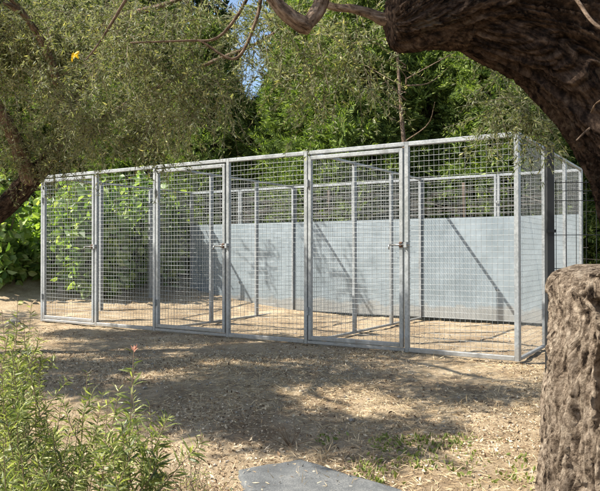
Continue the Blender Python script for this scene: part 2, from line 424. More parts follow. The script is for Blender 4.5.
# ------------------------------------------------------------------ black wire fence
fx,fy=1.93,5.22; fz=gzn(fx,fy)
FN=empty('wire_fence',(fx,fy,fz),-.06); tag(FN,'black wire mesh fence starting from a square black post beside the kennel','fence')
mb=MB(); mb.rbox((-.03,-.03,-.1),(.03,.03,1.80),.005); FP=mb.build('fence_post',M['black'],FN)
mb=MB(); mb.rbox((-.033,-.033,1.8005),(.033,.033,1.824),.006); mb.rbox((-.024,-.024,1.8245),(.024,.024,1.836),.006); mb.build('post_cap',M['black'],FP)
mb=MB()
for z in (1.525,1.46,1.385,1.12,.86,.60,.34,.08): tube(mb,[(.031,-.004,z),(2.1,-.004,z)],.0032,6)
for i in range(27): tube(mb,[(.05+.076*i,0,.03),(.05+.076*i,0,1.545)],.0026,6)
mb.build('wire_panel',M['black'],FN)
for z in (.3,1.15):
    mb=MB(); mb.rbox((-.034,-.036,z-.012),(.040,-.0305,z+.012),.001); mb.build('panel_clip',M['black'],FN)

# ------------------------------------------------------------------ old olive tree arching in from the right
def bark_disp(seed, ridges, amp, lump=.12, fine=.03, lf=1.0):
    def f(a,L,d):
        w=noise.noise((math.cos(a)*1.3+seed,math.sin(a)*1.3,L*.9))
        r=abs(noise.noise((math.cos(a+w*.8)*ridges,math.sin(a+w*.8)*ridges,L*1.7*lf+seed)))
        r2=abs(noise.noise((math.cos(a+w)*ridges*2.4,math.sin(a+w)*ridges*2.4,L*4.2*lf+seed)))
        fi=noise.noise((math.cos(a)*ridges*5,math.sin(a)*ridges*5,L*22+seed))
        return lump*w*1.6-amp*(1-min(1,r*3.2))-amp*.45*(1-min(1,r2*3.4))+fine*fi
    return f
def old_bark(seed, lump, amps, along, twist=.8):
    def f(a,L,d):
        w=noise.noise((math.cos(a)*1.2+seed,math.sin(a)*1.2,L*.9)); o=lump*w*1.6
        b=a+twist*L+.5*w
        for (fr,am,al) in zip((4.5,11,25),amps,along):
            n=abs(noise.noise((math.cos(b)*fr,math.sin(b)*fr,L*al+seed)))
            o-=am*max(0,1-n*4.0)
        o+=.012*noise.noise((math.cos(a)*30,math.sin(a)*30,L*26))
        return o
    return f
def px_path(L): return np.array([at(*q) for q in L])
base=np.array([1.98,3.25,0]); base[2]=gzn(base[0],base[1])
OT=empty('old_olive_tree',base,0); tag(OT,'huge dark gnarled olive trunk arching over the kennel from the right','olive tree')
pth=[base+(0,0,-.15), at(700,380,3.25), at(674,262,3.22), at(645,150,3.2), at(572,50,3.2), at(478,2,3.2), at(425,-70,3.25), at(395,-170,3.3)]
rr=[.42,.34,.285,.295,.29,.235,.17,.12]
n=440; pts=resample(pth,n); rads=np.interp(np.linspace(0,len(rr)-1,n),range(len(rr)),rr)
mb=MB(); tube(mb,pts,rads,320,old_bark(3.3,.11,(.16,.09,.05),(.9,2.2,5.5)))
# the sawn-off limb with its rounded callus, and knobs
stub=resample([at(500,0,3.16),at(455,5,3.13),at(420,16,3.08),at(398,22,3.05),at(391,23,3.04)],60)
sr=np.interp(np.linspace(0,4,60),[0,1,2,3,4],[.20,.20,.145,.125,.075])
tube(mb,stub,sr,160,old_bark(8.1,.16,(.18,.10,.05),(2,4,9),2.5))
trunk=mb.build('trunk',M['bark'],OT,smooth=True,off=base)
# limbs that show in the frame: the forked branch and the pale one
mb=MB()
def limb(mb,L,rs,seg=20,seed=1.0,amp=.08):
    p_=resample(px_path(L),24*(len(L)-1)); r_=np.interp(np.linspace(0,len(rs)-1,len(p_)),range(len(rs)),rs)
    tube(mb,p_,r_,seg,bark_disp(seed,1.6,amp,.15,.02))
limb(mb,[(240,-40,2.88),(268,-8,2.92),(286,12,2.94),(303,24,2.95),(311,27,2.96)],[.020,.026,.034,.040,.028],30,4.4,.12)
limb(mb,[(307,24,2.95),(317,12,2.98),(324,-4,3.0),(335,-40,3.1),(395,-130,3.28)],[.032,.036,.034,.036,.06],30,9.4,.12)
limb(mb,[(560,-30,2.7),(580,2,2.65),(600,26,2.6),(640,40,2.6)],[.009,.008,.007,.006],8,2.0,.02)
limb(mb,[(425,-75,3.25),(520,-150,3.5),(600,-240,3.6)],[.12,.08,.05],16,2.0)
limb(mb,[(478,-6,3.25),(560,-110,3.9),(600,-180,4.5)],[.12,.07,.04],16,7.0)
for L in ([(590,128,2.95),(583,134,2.9),(577,140,2.88)],[(592,112,2.95),(596,104,2.85),(604,98,2.8)]): limb(mb,L,[.005,.004,.003],6,1,.02)
mb.build('limb',M['bark_mid'],OT,smooth=True,off=base)
mb=MB(); limb(mb,[(400,17,3.1),(384,19,3.10),(370,13,3.12),(352,8,3.14),(330,5,3.16),(300,-14,3.2)],[.05,.030,.024,.020,.017,.014],20,6.0); mb.build('pale_limb',M['bark_mid'],OT,smooth=True,off=base)

def olive_foliage(clusters, leafL=(.032,.056), name='leaf_crown', parent=None, off=(0,0,0), mat='olive', twmat='twig', droop=.25, per=30, fat=1.0):
    """clusters: centre, radius, number of twigs.  Each twig is a drooping spray with paired narrow leaves."""
    A=[];B=[];LP=[];LD=[]
    for c,r,nt_ in clusters:
        c=np.asarray(c,float); r=np.asarray(r,float)
        q=unit(R.normal(size=(nt_,3)))*(R.random((nt_,1))**.45)*r
        s=c+q
        d=unit(q*.6/np.max(r)+R.normal(size=(nt_,3))*.55+np.array([0,0,-droop]))
        ln=R.uniform(.16,.38,nt_)[:,None]
        e=s+d*ln+np.array([0,0,-1])*ln*.25
        A.append(s);B.append(e)
        t=R.uniform(.05,1.05,(nt_,per,1))
        pos=s[:,None]+(e-s)[:,None]*t
        pos=pos+R.normal(size=pos.shape)*.006
        ld=unit(d)[:,None]*.75+unit(R.normal(size=(nt_,per,3)))*.85
        LP.append(pos.reshape(-1,3));LD.append(ld.reshape(-1,3))
    A=np.concatenate(A);B=np.concatenate(B);LP=np.concatenate(LP);LD=np.concatenate(LD)
    mb=MB(); L=R.uniform(*leafL,len(LP)); leaves(mb,LP,LD,L,L*fat*R.uniform(.17,.26,len(LP)),.18)
    o=mb.build(name,M[mat],parent,off=off)
    mb=MB(); twigs(mb,A,B,R.uniform(.0012,.0026,len(A))); w=mb.build('twig_spray',M[twmat],parent,off=off)
    return o,w
cl=[]
def C(px,py,d,r,n): cl.append((at(px,py,d),r,n))
# crown above the frame
for i in range(26):
    c=np.array([R.uniform(.1,2.9),R.uniform(2.9,5.0),R.uniform(2.9,4.1)]); cl.append((c,(.5,.45,.35),90))
# sprigs that hang into the picture by the kennel's near corner and left of the sawn limb
C(505,110,4.6,(.16,.16,.11),46); C(526,106,4.5,(.11,.14,.14),44); C(533,122,4.5,(.06,.1,.1),16); C(490,72,4.6,(.12,.2,.14),14); C(520,60,4.6,(.08,.2,.2),14)
C(345,55,4.1,(.20,.25,.25),44); C(310,75,4.3,(.18,.25,.22),40); C(290,20,4.2,(.30,.3,.22),70); C(360,22,4.2,(.16,.2,.12),26); C(385,75,4.4,(.12,.2,.18),14)
for i in range(16):   # unseen boughs added on the sunny side to shade the arching trunk
    cl.append((np.array([R.uniform(-.7,1.0),R.uniform(2.75,3.5),R.uniform(2.65,3.3)]),(.32,.28,.2),60))
olive_foliage(cl,parent=OT,off=base,leafL=(.030,.050))

# ------------------------------------------------------------------ sunlit trunk in the lower right corner
sb=np.array([1.35,2.62,0]); sb[2]=gzn(sb[0],sb[1])
ST=empty('olive_stump',sb,0); tag(ST,'rough sunlit olive stump, cut off at waist height, at the right edge','tree stump')
pth=[sb+(.02,0,-.12),sb+(.0,0,.2),sb+(-.01,0,.5),sb+(.0,0,.8),sb+(.0,0,.98),sb+(.0,0,1.05),sb+(.0,.0,1.085)]
rr=[.47,.43,.405,.40,.395,.36,.27]
n=380; pts=resample(pth,n); rads=np.interp(np.linspace(0,6,n),range(7),rr)
bd=old_bark(5.7,.05,(.085,.055,.032),(1.0,2.2,5),.25)
def sdisp(a,L,d):
    pit=noise.noise((math.cos(a)*7,math.sin(a)*7,L*9)); 
    
    ang=math.acos(max(-1,min(1,d.dot(np.array([-.785,-.62,0])))))
    w=noise.noise((d[0]*5,d[1]*5,L*9))*.35
    h1=max(0,1-(ang/.15)**2-((L-1.09)/.085)**2+w)**.5; h2=max(0,1-(ang/.09)**2-((L-.78)/.15)**2+w)**.5 
    g2=d.dot(np.array([-.90,-.43,0])); kn=math.exp(-((math.acos(max(-1,min(1,g2))))/.10)**2)*math.exp(-((L-1.02)/.05)**2)
    p2=noise.noise((math.cos(a)*17,math.sin(a)*17,L*20)); p3=noise.noise((math.cos(a)*34,math.sin(a)*34,L*24+3))
    top=.12*noise.noise((math.cos(a)*3,math.sin(a)*3,7.0))*sstep(.95,1.15,L)
    return top-.40*min(1,h1)-.22*min(1,h2)-.08*kn-.10*max(0,p2-.28)-.05*max(0,p3-.25)+bd(a,L,d)+.010*noise.noise((math.cos(a)*26,math.sin(a)*26,L*12))-.06*max(0,pit-.30)
mb=MB(); tube(mb,pts,rads,460,sdisp,cap=True)
mb.build('trunk',M['bark_pale'],ST,smooth=True,off=sb)
# raised torn rim and splinters of the cut, on the top
mb=MB()
for a in np.linspace(0,2*math.pi,34,endpoint=False):
    r=.30+.03*math.sin(a*5); q=np.array([math.cos(a)*r,math.sin(a)*r,1.022])
    tube(mb,resample([q+(0,0,-.05),q+(0,0,0.0),q+(math.cos(a)*-.05,math.sin(a)*-.05,.030+.014*math.sin(a*7))],8),[.045,.045,.042,.038,.032,.025,.016,.006],10,bark_disp(a,1.5,.15,.3,.05))
mb.build('torn_rim',M['bark_pale'],ST,smooth=True)

# ------------------------------------------------------------------ olive tree on the left
lb=np.array([-4.25,6.3,0]); lb[2]=gzn(lb[0],lb[1])
LT=empty('olive_tree',lb,0); tag(LT,'grey green olive tree leaning in from the left, hanging over the kennel','olive tree')
mb=MB()
pth=[lb+(0,0,-.15),lb+(.3,.0,.5),at(-45,242,6.4),at(0,210,6.4),at(32,178,6.4),at(52,155,6.3),at(70,110,6.2),at(95,50,6.0),at(110,-30,5.9)]
rr=[.17,.13,.105,.092,.085,.07,.055,.045,.03]
pts=resample(pth,150); tube(mb,pts,np.interp(np.linspace(0,8,150),range(9),rr),48,bark_disp(1.1,2.2,.12,.15,.03))
mb.build('trunk',M['bark'],LT,smooth=True,off=lb)
mb=MB()
limb(mb,[(30,180,6.4),(10,130,6.0),(-30,60,5.6),(-60,-40,5.2)],[.09,.07,.05,.03],14,3)
limb(mb,[(52,155,6.3),(100,120,6.0),(160,85,5.7),(215,60,5.5),(262,40,5.3),(300,10,5.1)],[.05,.03,.022,.016,.011,.007],10,5)
limb(mb,[(64,122,6.2),(50,60,5.6),(20,10,5.2),(-40,-60,4.8)],[.05,.035,.025,.02],10,6)
limb(mb,[(95,50,6.0),(110,20,5.3),(160,5,4.8),(230,-20,4.6)],[.04,.025,.018,.01],10,7)
limb(mb,[(200,40,4.0),(235,58,4.0),(255,22,4.0),(262,-10,4.0)],[.006,.008,.010,.012],8,8,.03)
limb(mb,[(130,42,4.0),(185,40,4.0),(215,38,4.0),(235,18,4.0),(250,-8,4.0)],[.004,.007,.008,.009,.011],8,9,.03)
limb(mb,[(85,60,4.0),(100,40,4.0),(128,-6,4.0)],[.004,.007,.011],8,9,.03)
limb(mb,[(-60,-40,5.2),(-160,-120,4.6),(-260,-190,4.2)],[.05,.035,.02],10,7)
limb(mb,[(20,10,5.2),(-120,-60,4.4),(-160,-130,4.0)],[.03,.025,.015],10,7)
mb.build('limb',M['bark_mid'],LT,smooth=True,off=lb)
cl=[]
# what hangs in the frame
_VC=[(10,20,5.6,.42,190),(70,25,5.5,.42,190),(130,25,5.6,.40,150),(190,20,5.6,.38,110),(240,15,5.3,.30,50),
                      (15,75,5.9,.42,200),(75,80,5.7,.42,220),(135,80,5.8,.38,180),(190,70,5.6,.32,110),(232,55,5.4,.22,34),
                      (12,125,6.1,.36,150),(60,128,6.0,.34,170),(105,128,5.9,.32,170),(150,122,5.9,.30,130),(190,112,5.7,.22,60),
                      (95,146,5.9,.14,34),(130,152,5.8,.13,40),(155,152,5.8,.12,30),(20,150,6.3,.16,30),(60,150,6.3,.13,22),(218,108,5.5,.16,22),(172,140,5.8,.14,34),(215,85,5.5,.2,34),
                      (22,176,6.1,.16,46),(44,162,6.0,.13,36),(252,30,4.9,.20,44),(258,62,4.9,.16,34),(246,72,5.2,.14,24),(45,50,4.6,.26,60),(100,55,4.7,.26,60),(160,45,4.6,.22,36),(20,100,4.8,.26,50),(90,105,4.9,.25,50),(140,100,4.9,.2,34)]
for (px,py,d,r,n) in _VC:
    if px>=100 and d>5: nd=4.45 if py<118 else 5.1; r*=nd/d; d=nd
    n=int(n*.56); py-=4
    for q in range(5):      # each bough carries a few dense tufts with air between them
        a_=R.normal(size=3)*r*.55; a_[2]*=.75; cl.append((at(px,py-6,d)+a_,(r*.42,r*.46,r*.30),int(n*.27*R.uniform(.6,1.4))))
# the part of the crown above and left of the frame, which shades the ground before the kennel
SX,SY=1.69/1.81,.28/1.81
cl_seen=cl; cl=[]
def over(px,py,z,r,n,gzv=0.0):
    """a bough at height z standing between the sun and a spot on the ground"""
    d=F*(ZC-gzv)/(py-HY); x=(px-CX)/F*d
    cl.append((np.array([x-SX*z,d-SY*z,z]),r,n))
    
def front(t,back,h,z,r,n):
    """a bough between the sun and a spot t bays along the kennel front, a little before it, at height h"""
    x=AR[0]-.8464*SEG*t-.5325*back; y=AR[1]+.5325*SEG*t-.8464*back
    cl.append((np.array([x-SX*(z-h),y-SY*(z-h),z]),r,n))
for i in range(36):          # strip along the foot of the kennel front, climbing the lower half of the posts
    t=R.uniform(1.5,5.3); front(t,R.uniform(.05,.8),R.choice([0,0,.2,.4])*(t>2.2),R.uniform(2.8,3.9),(.26,.22,.18),80)
for t in (1.02,2.0,3.02,4.0):
    for h in ((.15,) if t<1.5 else (.2,.6)): front(t,.05,h,R.uniform(3.0,3.5),(.20,.19,.18),120)
for (px,py,g_) in ((10,292,.45),(28,285,.5),(-5,300,.4)): over(px,py,3.2,(.4,.3,.25),90,g_)
for i in range(17):
    px=R.uniform(30,330); over(px,R.uniform(340,385)+(px-100)*.06,R.uniform(2.8,3.9),(.22,.20,.17),80)
for i in range(23):          # dappled ground, a band slanting down to the right
    px=R.uniform(60,430); over(px,378+(px-60)*.145+R.uniform(-8,20),R.uniform(2.8,4.0),(.17,.16,.14),60,-.06)
for i in range(10):
    over(R.uniform(20,340),R.uniform(360,425),R.uniform(2.8,3.9),(.2,.2,.16),60,-.06)
def wall(t,h,z,r,n):
    """a bough between the sun and a spot t bays along the back wall at height h"""
    x=AR[0]+.5325*3.09-.8464*SEG*t; y=AR[1]+.8464*3.09+.5325*SEG*t
    cl.append((np.array([x-SX*(z-h),y-SY*(z-h),z]),r,n))
for i in range(3): t=R.uniform(2.3,4.6); wall(t,1.5-.9*abs((t*1.7)%1.0)-.1,R.uniform(3.4,4.0),(.30,.09,.09),16)
olive_foliage(cl_seen,parent=LT,off=lb,leafL=(.022,.044),name='leaf_crown')
olive_foliage(cl,parent=LT,off=lb,leafL=(.040,.068),name='upper_leaf_crown',fat=1.35)
# one yellow leaf cluster
mb=MB(); 
for k in range(6):
    mb=MB(); leaves(mb,(at(75,52,4.25)+R.normal(size=3)*.020)[None],R.normal(size=(1,3))*.8+(0,0,-1),.042,.022,.2,six=True); mb.build('yellow_leaf',M['yellow'],LT,off=lb)


# ------------------------------------------------------------------ conifers behind the kennel
def spray_proto():
    """a flat fern-like spray: side shoots off an axis, in the x-z plane, 1 unit long"""
    P_=[];D_=[];L_=[]
    for i in range(9):
        t=.08+i*.105
        for s in (-1,1):
            P_.append((0,0,t)); D_.append((s*.8,R.uniform(-.25,.25),.75)); L_.append(.42*(1-t*.72))
    P_.append((0,0,.85)); D_.append((0,0,1)); L_.append(.28)
    return np.array(P_),np.array(D_),np.array(L_)
SP=spray_proto()
def sprays(mb, pos, dr, size, w=.17):
    n=len(pos); dr=unit(dr); q=unit(R.normal(size=(n,3))); X_=unit(np.cross(dr,q)); Y_=np.cross(dr,X_)
    p,d,l=SP; k=len(p); size=size[:,None,None]
    tf=lambda a: a[None,:,0:1]*X_[:,None]+a[None,:,1:2]*Y_[:,None]+a[None,:,2:3]*dr[:,None]
    P_=pos[:,None]+tf(p)*size; D_=tf(unit(d))+np.array([0,0,-.15]); L_=(l[None,:,None]*size*np.ones((n,k,1)))
    L_=L_.reshape(-1); leaves(mb,P_.reshape(-1,3),D_.reshape(-1,3),L_,L_*w+.004,.15,.5)
def conifer_meshes(seed, h, rw, nb, name='conifer'):
    """returns three meshes: trunk+boughs, green sprays, dry inner twigs"""
    global R; R_=R; R=np.random.default_rng(seed)
    t=MB(); tube(t,resample([(0,0,-.3),(.05,0,h*.3),(-.05,.05,h*.7),(0,0,h*.97)],30),np.interp(range(30),[0,29],[h*.022,.01]),14,bark_disp(seed,2,.1))
    pos=[];dr=[];A=[];B=[];dp=[];dd=[]
    for i in range(nb):
        z=h*(R.random()**.9)*.97; az=R.uniform(0,6.283)
        rr_=rw*(1-(z/h))**.62*(.75+.35*noise.noise((math.cos(az)*1.4,math.sin(az)*1.4,z*1.1+seed))+R.uniform(-.12,.15)) +.08
        o=np.array([math.cos(az),math.sin(az),0]); a=np.array([0,0,z]); tip=a+o*rr_+np.array([0,0,R.uniform(-.12,.35)*rr_+.05])
        A.append(a);B.append(tip)
        ns=int(7+rr_*12)
        for s in range(ns):
            f=1-.55*R.random()**1.6
            q=a+(tip-a)*f+R.normal(size=3)*.07
            pos.append(q); dr.append(o*.8+R.normal(size=3)*.45+np.array([0,0,.25]))
        for s in range(5):
            f=R.uniform(.1,.6); dp.append(a+(tip-a)*f+R.normal(size=3)*.10); dd.append(R.normal(size=3))
    twigs(t,A,B,.012)
    g_=MB(); pos=np.array(pos); sprays(g_,pos,np.array(dr),R.uniform(.20,.44,len(pos)))
    d_=MB(); dp=np.array(dp); sprays(d_,dp,np.array(dd),R.uniform(.14,.26,len(dp)),.18)
    R=R_; return t,g_,d_
protos=[]
CONIF=[ # px, distance, height, width scale, variant, label
 (-75,15.5,6.8,1.15,0,'tall conifer behind the far left end of the kennel'),
 (52,15.6,7.6,1.15,1,'dark conifer half hidden behind the olive crown, top left'),
 (140,14.8,7.0,1.05,2,'conifer rising behind the left kennel door'),
 (205,13.2,5.0,.75,0,'narrow conifer just left of the patch of blue sky'),
 (254,13.4,3.7,.8,2,'short conifer in the gap below the patch of blue sky'),
 (303,12.9,5.6,.85,1,'bright green conifer just right of the patch of blue sky'),
 (352,12.3,6.6,1.0,2,'bushy conifer under the forked olive branch'),
 (420,12.7,7.2,1.1,0,'conifer behind the middle of the kennel, below the sawn limb'),
 (490,12.2,6.9,1.1,1,'conifer behind the right kennel bay with bright hanging sprays'),
 (560,13.0,6.9,1.15,2,'conifer behind the near right kennel corner'),
 (640,12.4,6.9,1.15,0,'shadowed conifer behind the arching olive trunk at the far right')]
variants={}
for (px,d,h,ws,vr,lab) in CONIF:
    loc=at(px,HY,d); loc[2]=gzn(loc[0],loc[1])
    root=empty('conifer_tree',loc,R.uniform(0,6.28),label=lab,cat='conifer tree',group='conifers behind the kennel')
    root.scale=(ws,ws,h/6.5)
    if vr not in variants:
        t,g_,d_=conifer_meshes(20+vr,6.5,1.35,560)
        variants[vr]=[t.build('trunk',M['twig_dark'],root),g_.build('green_foliage',M['conifer'],root),d_.build('dry_inner_twigs',M['dry'],root)]
    else:
        for o in variants[vr]:
            c_=o.copy(); COL.objects.link(c_); c_.parent=root

b=at(404,HY,11.2); b[2]=gzn(b[0],b[1]); BT=empty('bare_tree',b,0,label='slender bare grey trunk standing between the conifers behind the kennel',cat='tree')
mb=MB(); tube(mb,resample([(0,0,-.2),(.03,0,1.2),(.06,.05,2.2),(-.02,.1,3.2),(-.10,.1,4.4)],40),np.linspace(.065,.025,40),14,bark_disp(2,2,.1)); mb.build('trunk',M['bark_mid'],BT,smooth=True)
mb=MB()
for k in range(12):
    z=R.uniform(1.8,4.2); az=R.uniform(0,6.28); l=R.uniform(.4,1.0); a_=np.array([.04,.05,z]); e_=a_+np.array([math.cos(az)*l,math.sin(az)*l,l*.5]); tube(mb,resample([a_,(a_+e_)/2+R.normal(size=3)*.05,e_],8),np.linspace(.014,.003,8),5)
mb.build('bare_boughs',M['bark_mid'],BT,smooth=True)

# a loose dark wood far behind closes the gaps
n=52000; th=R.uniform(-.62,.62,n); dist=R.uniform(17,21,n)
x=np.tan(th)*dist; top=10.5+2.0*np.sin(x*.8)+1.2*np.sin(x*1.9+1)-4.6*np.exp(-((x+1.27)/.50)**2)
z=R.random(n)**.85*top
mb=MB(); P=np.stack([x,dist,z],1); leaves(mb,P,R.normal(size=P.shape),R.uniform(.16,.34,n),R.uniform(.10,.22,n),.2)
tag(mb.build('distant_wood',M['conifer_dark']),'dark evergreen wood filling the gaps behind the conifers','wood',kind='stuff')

# dry brushwood screen seen through the upper mesh of the back wall
v_=np.array([.5325,.8464,0]); u_=np.array([.8464,-.5325,0])
bs=AR+v_*(3.09+.55); bs[2]=gzn(bs[0],bs[1])
BW=empty('brushwood_screen',(bs[0],bs[1],0.0),uang-math.pi); tag(BW,'dry grey brown brushwood screen stacked behind the kennel back wall','brushwood screen')
n=520; xx=R.uniform(-6.0*SEG,-.6,n); zz=R.uniform(0.0,1.92,n); yy=R.uniform(0,.22,n); ln=R.uniform(.3,.9,n)
A=np.stack([xx,yy,zz],1); B=A+np.stack([ln,R.normal(size=n)*.05,R.normal(size=n)*.09],1)
mb=MB(); twigs(mb,A,B,R.uniform(.004,.011,n)); mb.build('brushwood',M['brush'],BW)
mb=MB(); 
for i in range(3):
    x=-5.9*SEG+i*2.3; mb=MB(); tube(mb,resample([(x,.11,-.2),(x+.02,.11,1),(x,.12,2.0)],8),.026,8,bark_disp(i,1.5,.1)); mb.build('stake',M['twig_dark'],BW,smooth=True)

# ------------------------------------------------------------------ broad leaved shrubs at the left, behind the kennel mesh
def broad_shrub(px,py_top,d,w,n,label,seed):
    loc=at(px,HY,d); loc[2]=gzn(loc[0],loc[1]); top=at(px,py_top,d)[2]-loc[2]
    o=empty('fig_shrub',loc,0,label=label,cat='shrub',group='broad leaved shrubs beyond the kennel')
    mb=MB(); P_=[];D_=[]
    for i in range(n):
        az=R.uniform(0,6.28); rr_=w*math.sqrt(R.random()); hh=top*R.uniform(.08,1)*(1-.25*(rr_/w)**2)
        e=np.array([math.cos(az)*rr_,math.sin(az)*rr_*.7,hh]); s=np.array([e[0]*.15,e[1]*.15,0]); mdl=(s+e)/2+np.array([e[0]*.15,e[1]*.15,hh*.12])
        p_=resample([s,mdl,e],10); tube(mb,p_,np.linspace(.012,.004,10),5)
        for k in range(26):
            q=p_[int(R.uniform(3,10))%10]+R.normal(size=3)*.08; P_.append(q); D_.append(np.array([e[0],e[1],0])*.5/w+R.normal(size=3)*.6+np.array([0,0,-.25]))
    mb.build('stem',M['twig'],o)
    mb=MB(); P_=np.array(P_); L=R.uniform(.08,.20,len(P_)); leaves(mb,P_,np.array(D_),L,L*.72,.12,six=True)
    mb.build('leaves',M['fig'],o)
for a in [(90,168,11.0,.62,90,'fig shrub pressed against the leftmost kennel bay',1),
          (134,170,11.8,.75,190,'fig shrub seen through the second mesh panel from the left',2),
          (176,172,12.9,.60,120,'fig shrub at the back left corner of the kennel',3),
          (14,215,11.6,.55,60,'small fig shrub left of the kennel on the earth bank',4),
          (-12,150,10.9,.55,44,'fig shrub at the left edge behind the leaning olive trunk',5),
          (52,188,12.6,.75,90,'fig shrub behind the far left kennel corner',6)]: broad_shrub(*a)

# stones lying on the bank and beyond the kennel
def rock(loc,s,name,label,mat='stone',group=None):
    me=MB(); n1,n2=18,12; V=[]
    for j in range(n2+1):
        ph=math.pi*j/n2
        for i in range(n1):
            a=2*math.pi*i/n1; d=np.array([math.sin(ph)*math.cos(a),math.sin(ph)*math.sin(a),math.cos(ph)])
            r=1+.35*noise.noise(tuple(d*1.3+np.array(loc)*3))+.12*noise.noise(tuple(d*4+np.array(loc)))
            V.append(d*r*np.array(s))
    q=np.arange((n2+1)*n1).reshape(n2+1,n1)
    me.add(V,[np.stack([q[:-1],q[1:],np.roll(q[1:],-1,1),np.roll(q[:-1],-1,1)],-1).reshape(-1,4)])
    o=me.build(name,M[mat],smooth=True); o.location=tuple(loc); tag(o,label,'stone',group); return o
for (px,d,s,lab) in [(112,12.1,(.16,.12,.09),'grey field stone behind the second mesh panel from the left'),
                     (160,12.6,(.20,.13,.10),'larger field stone near the back left kennel corner'),
                     (64,11.2,(.13,.1,.08),'field stone seen through the left kennel door'),
                     (14,9.2,(.10,.08,.05),'small field stone left of the kennel')]:
    q=at(px,HY,d); q[2]=gzn(q[0],q[1])+s[2]*.3; rock(q,s,'field_stone',lab,group='stones on the bank')

# ------------------------------------------------------------------ grey slab at the bottom edge
def slab():
    top=-.10
    c=np.array([(0.0,3.50),(-.31,3.35),(-.22,2.95),(.02,2.35),(.78,2.30),(1.02,2.50)])
    P_=[]
    for i in range(len(c)):
        a,b=c[i],c[(i+1)%len(c)]; m=max(2,int(np.linalg.norm(b-a)/.03))
        for k in range(m):
            q=a+(b-a)*k/m; nz=noise.noise((q[0]*7,q[1]*7,2))*.022+noise.noise((q[0]*30,q[1]*30,2))*.008; cen=np.array([.3,2.9]); dd=(q-cen)/np.linalg.norm(q-cen)
            P_.append(q+dd*nz)
    P_=np.array(P_); cen=P_.mean(0); n_=len(P_); mb=MB(); V=[]; rings=[(.0,top+.002)]
    rows=[(1.0,-.28),(1.004,top-.075),(1.003,top-.02),(.995,top-.006),(.98,top)]+[(f,top) for f in (.93,.85,.75,.62,.48,.34,.2,.08)]
    for f,z in rows:
        for q in P_:
            w=cen+(q-cen)*f; V.append((w[0],w[1],z+.004*noise.noise((w[0]*5,w[1]*5,z*20+1))+(.003*noise.noise((w[0]*22,w[1]*22,z*30)) )))
    q=np.arange(len(rows)*n_).reshape(len(rows),n_)
    mb.add(V,[np.stack([q[:-1],q[1:],np.roll(q[1:],-1,1),np.roll(q[:-1],-1,1)],-1).reshape(-1,4),q[-1][::-1].copy()])
    o=mb.build('stone_slab',M['slab'],smooth=True); tag(o,'flat grey stone slab lying on the dry ground at the bottom','stone slab')
slab()
P=np.stack([R.uniform(-.3,1.0,260),R.uniform(2.35,3.5,260),np.full(260,-.094)],1)
P=P[(P[:,1]<3.52-P[:,0]*.95)&(P[:,1]<3.47+P[:,0]*.4)]; D=R.normal(size=P.shape); D[:,2]*=.08
mb=MB(); leaves(mb,P,D,R.uniform(.012,.04,len(P)),R.uniform(.003,.010,len(P)),.15); tag(mb.build('fallen_leaves',M['litter']),'a few dry leaves lying on the grey slab','fallen leaves',kind='stuff')

# ------------------------------------------------------------------ foreground shrubs, lower left
def leafy_stem(mbs,mbl,root,tip,n,L,Wd,bend=.05,r=.0022):
    root=np.array(root,float); tip=np.array(tip,float)
    mid=(root+tip)/2+R.normal(size=3)*bend; p_=resample([root,mid,tip],16); tube(mbs,p_,np.linspace(r,r*.35,16),5)
    t=R.uniform(.12,1.0,n)**.75; i=np.clip((t*15).astype(int),0,14); f=(t*15-i)[:,None]; pos=p_[i]*(1-f)+p_[i+1]*f
    ax=unit(p_[i+1]-p_[i]); out=unit(np.cross(ax,R.normal(size=(n,3))))
    d=ax*R.uniform(.05,.75,(n,1))+out*R.uniform(.7,1.0,(n,1))
    sz=np.where(t>.93,.7,1)*R.uniform(.7,1.2,n)
    # every blade bends once, so it is built as two pieces
    ln=L*sz; k=pos+unit(d)*ln[:,None]
    d=unit(d); S_=unit(np.cross(d,R.normal(size=(n,3))+np.array([0,0,1.5])*0+1e-3)); up=np.cross(S_,d); up*=np.sign(up[:,2:3]+1e-6)
    l=ln[:,None]; w=(Wd*sz)[:,None]; cv=R.uniform(.05,.30,(n,1))
    m1=pos+d*l*.33+up*l*cv*.33; m2=pos+d*l*.68+up*l*cv*.30; tp=pos+d*l-up*l*cv*.25
    V=np.stack([pos,m1+S_*w*.5,m1-S_*w*.5,m2+S_*w*.42,m2-S_*w*.42,tp],1).reshape(-1,3); b=(np.arange(n)*6)[:,None]
    mbl.add(V,[b+np.array([[0,2,1]]),b+np.array([[1,2,4,3]]),b+np.array([[3,4,5]])])
def shrub(name,px,d,label,stems,L=.042,Wd=.0046,dens=70,sp=.16,cat='shrub'):
    b=at(px,HY,d); b[2]=gzn(b[0],b[1]); o=empty(name,b,0,label=label,cat=cat)
    ms,ml=MB(),MB(); tips=[]
    for (tx,ty,td) in stems:
        tip=at(tx,ty,td)-b; rt=np.array([R.normal()*.03+tip[0]*.35,R.normal()*.03+tip[1]*.35,-.02])
        leafy_stem(ms,ml,rt,tip,dens,L,Wd); tips.append(tip)
        for k in range(3):   # side shoots
            f=R.uniform(.35,.8); s_=rt+(tip-rt)*f; e=s_+np.array([R.normal()*.07,R.normal()*.07,R.uniform(.07,.17)])
            leafy_stem(ms,ml,s_,e,int(dens*.4),L,Wd,.01,.0018)
    ms.build('stem',M['stem'],o); ml.build('leaves',M['shrub'],o); return o,b,tips
o,b,tips=shrub('flowering_shrub',128,1.60,'slender leaved shrub with one pink flower at its tip, lower left',
   [(134,352,1.55),(120,385,1.62),(150,405,1.6),(108,400,1.55),(140,430,1.5),(122,425,1.48),(160,425,1.62),(95,428,1.6),(112,450,1.45),(152,455,1.5),(132,388,1.66)],dens=130)
mb=MB(); tip=at(134,349,1.55)-b
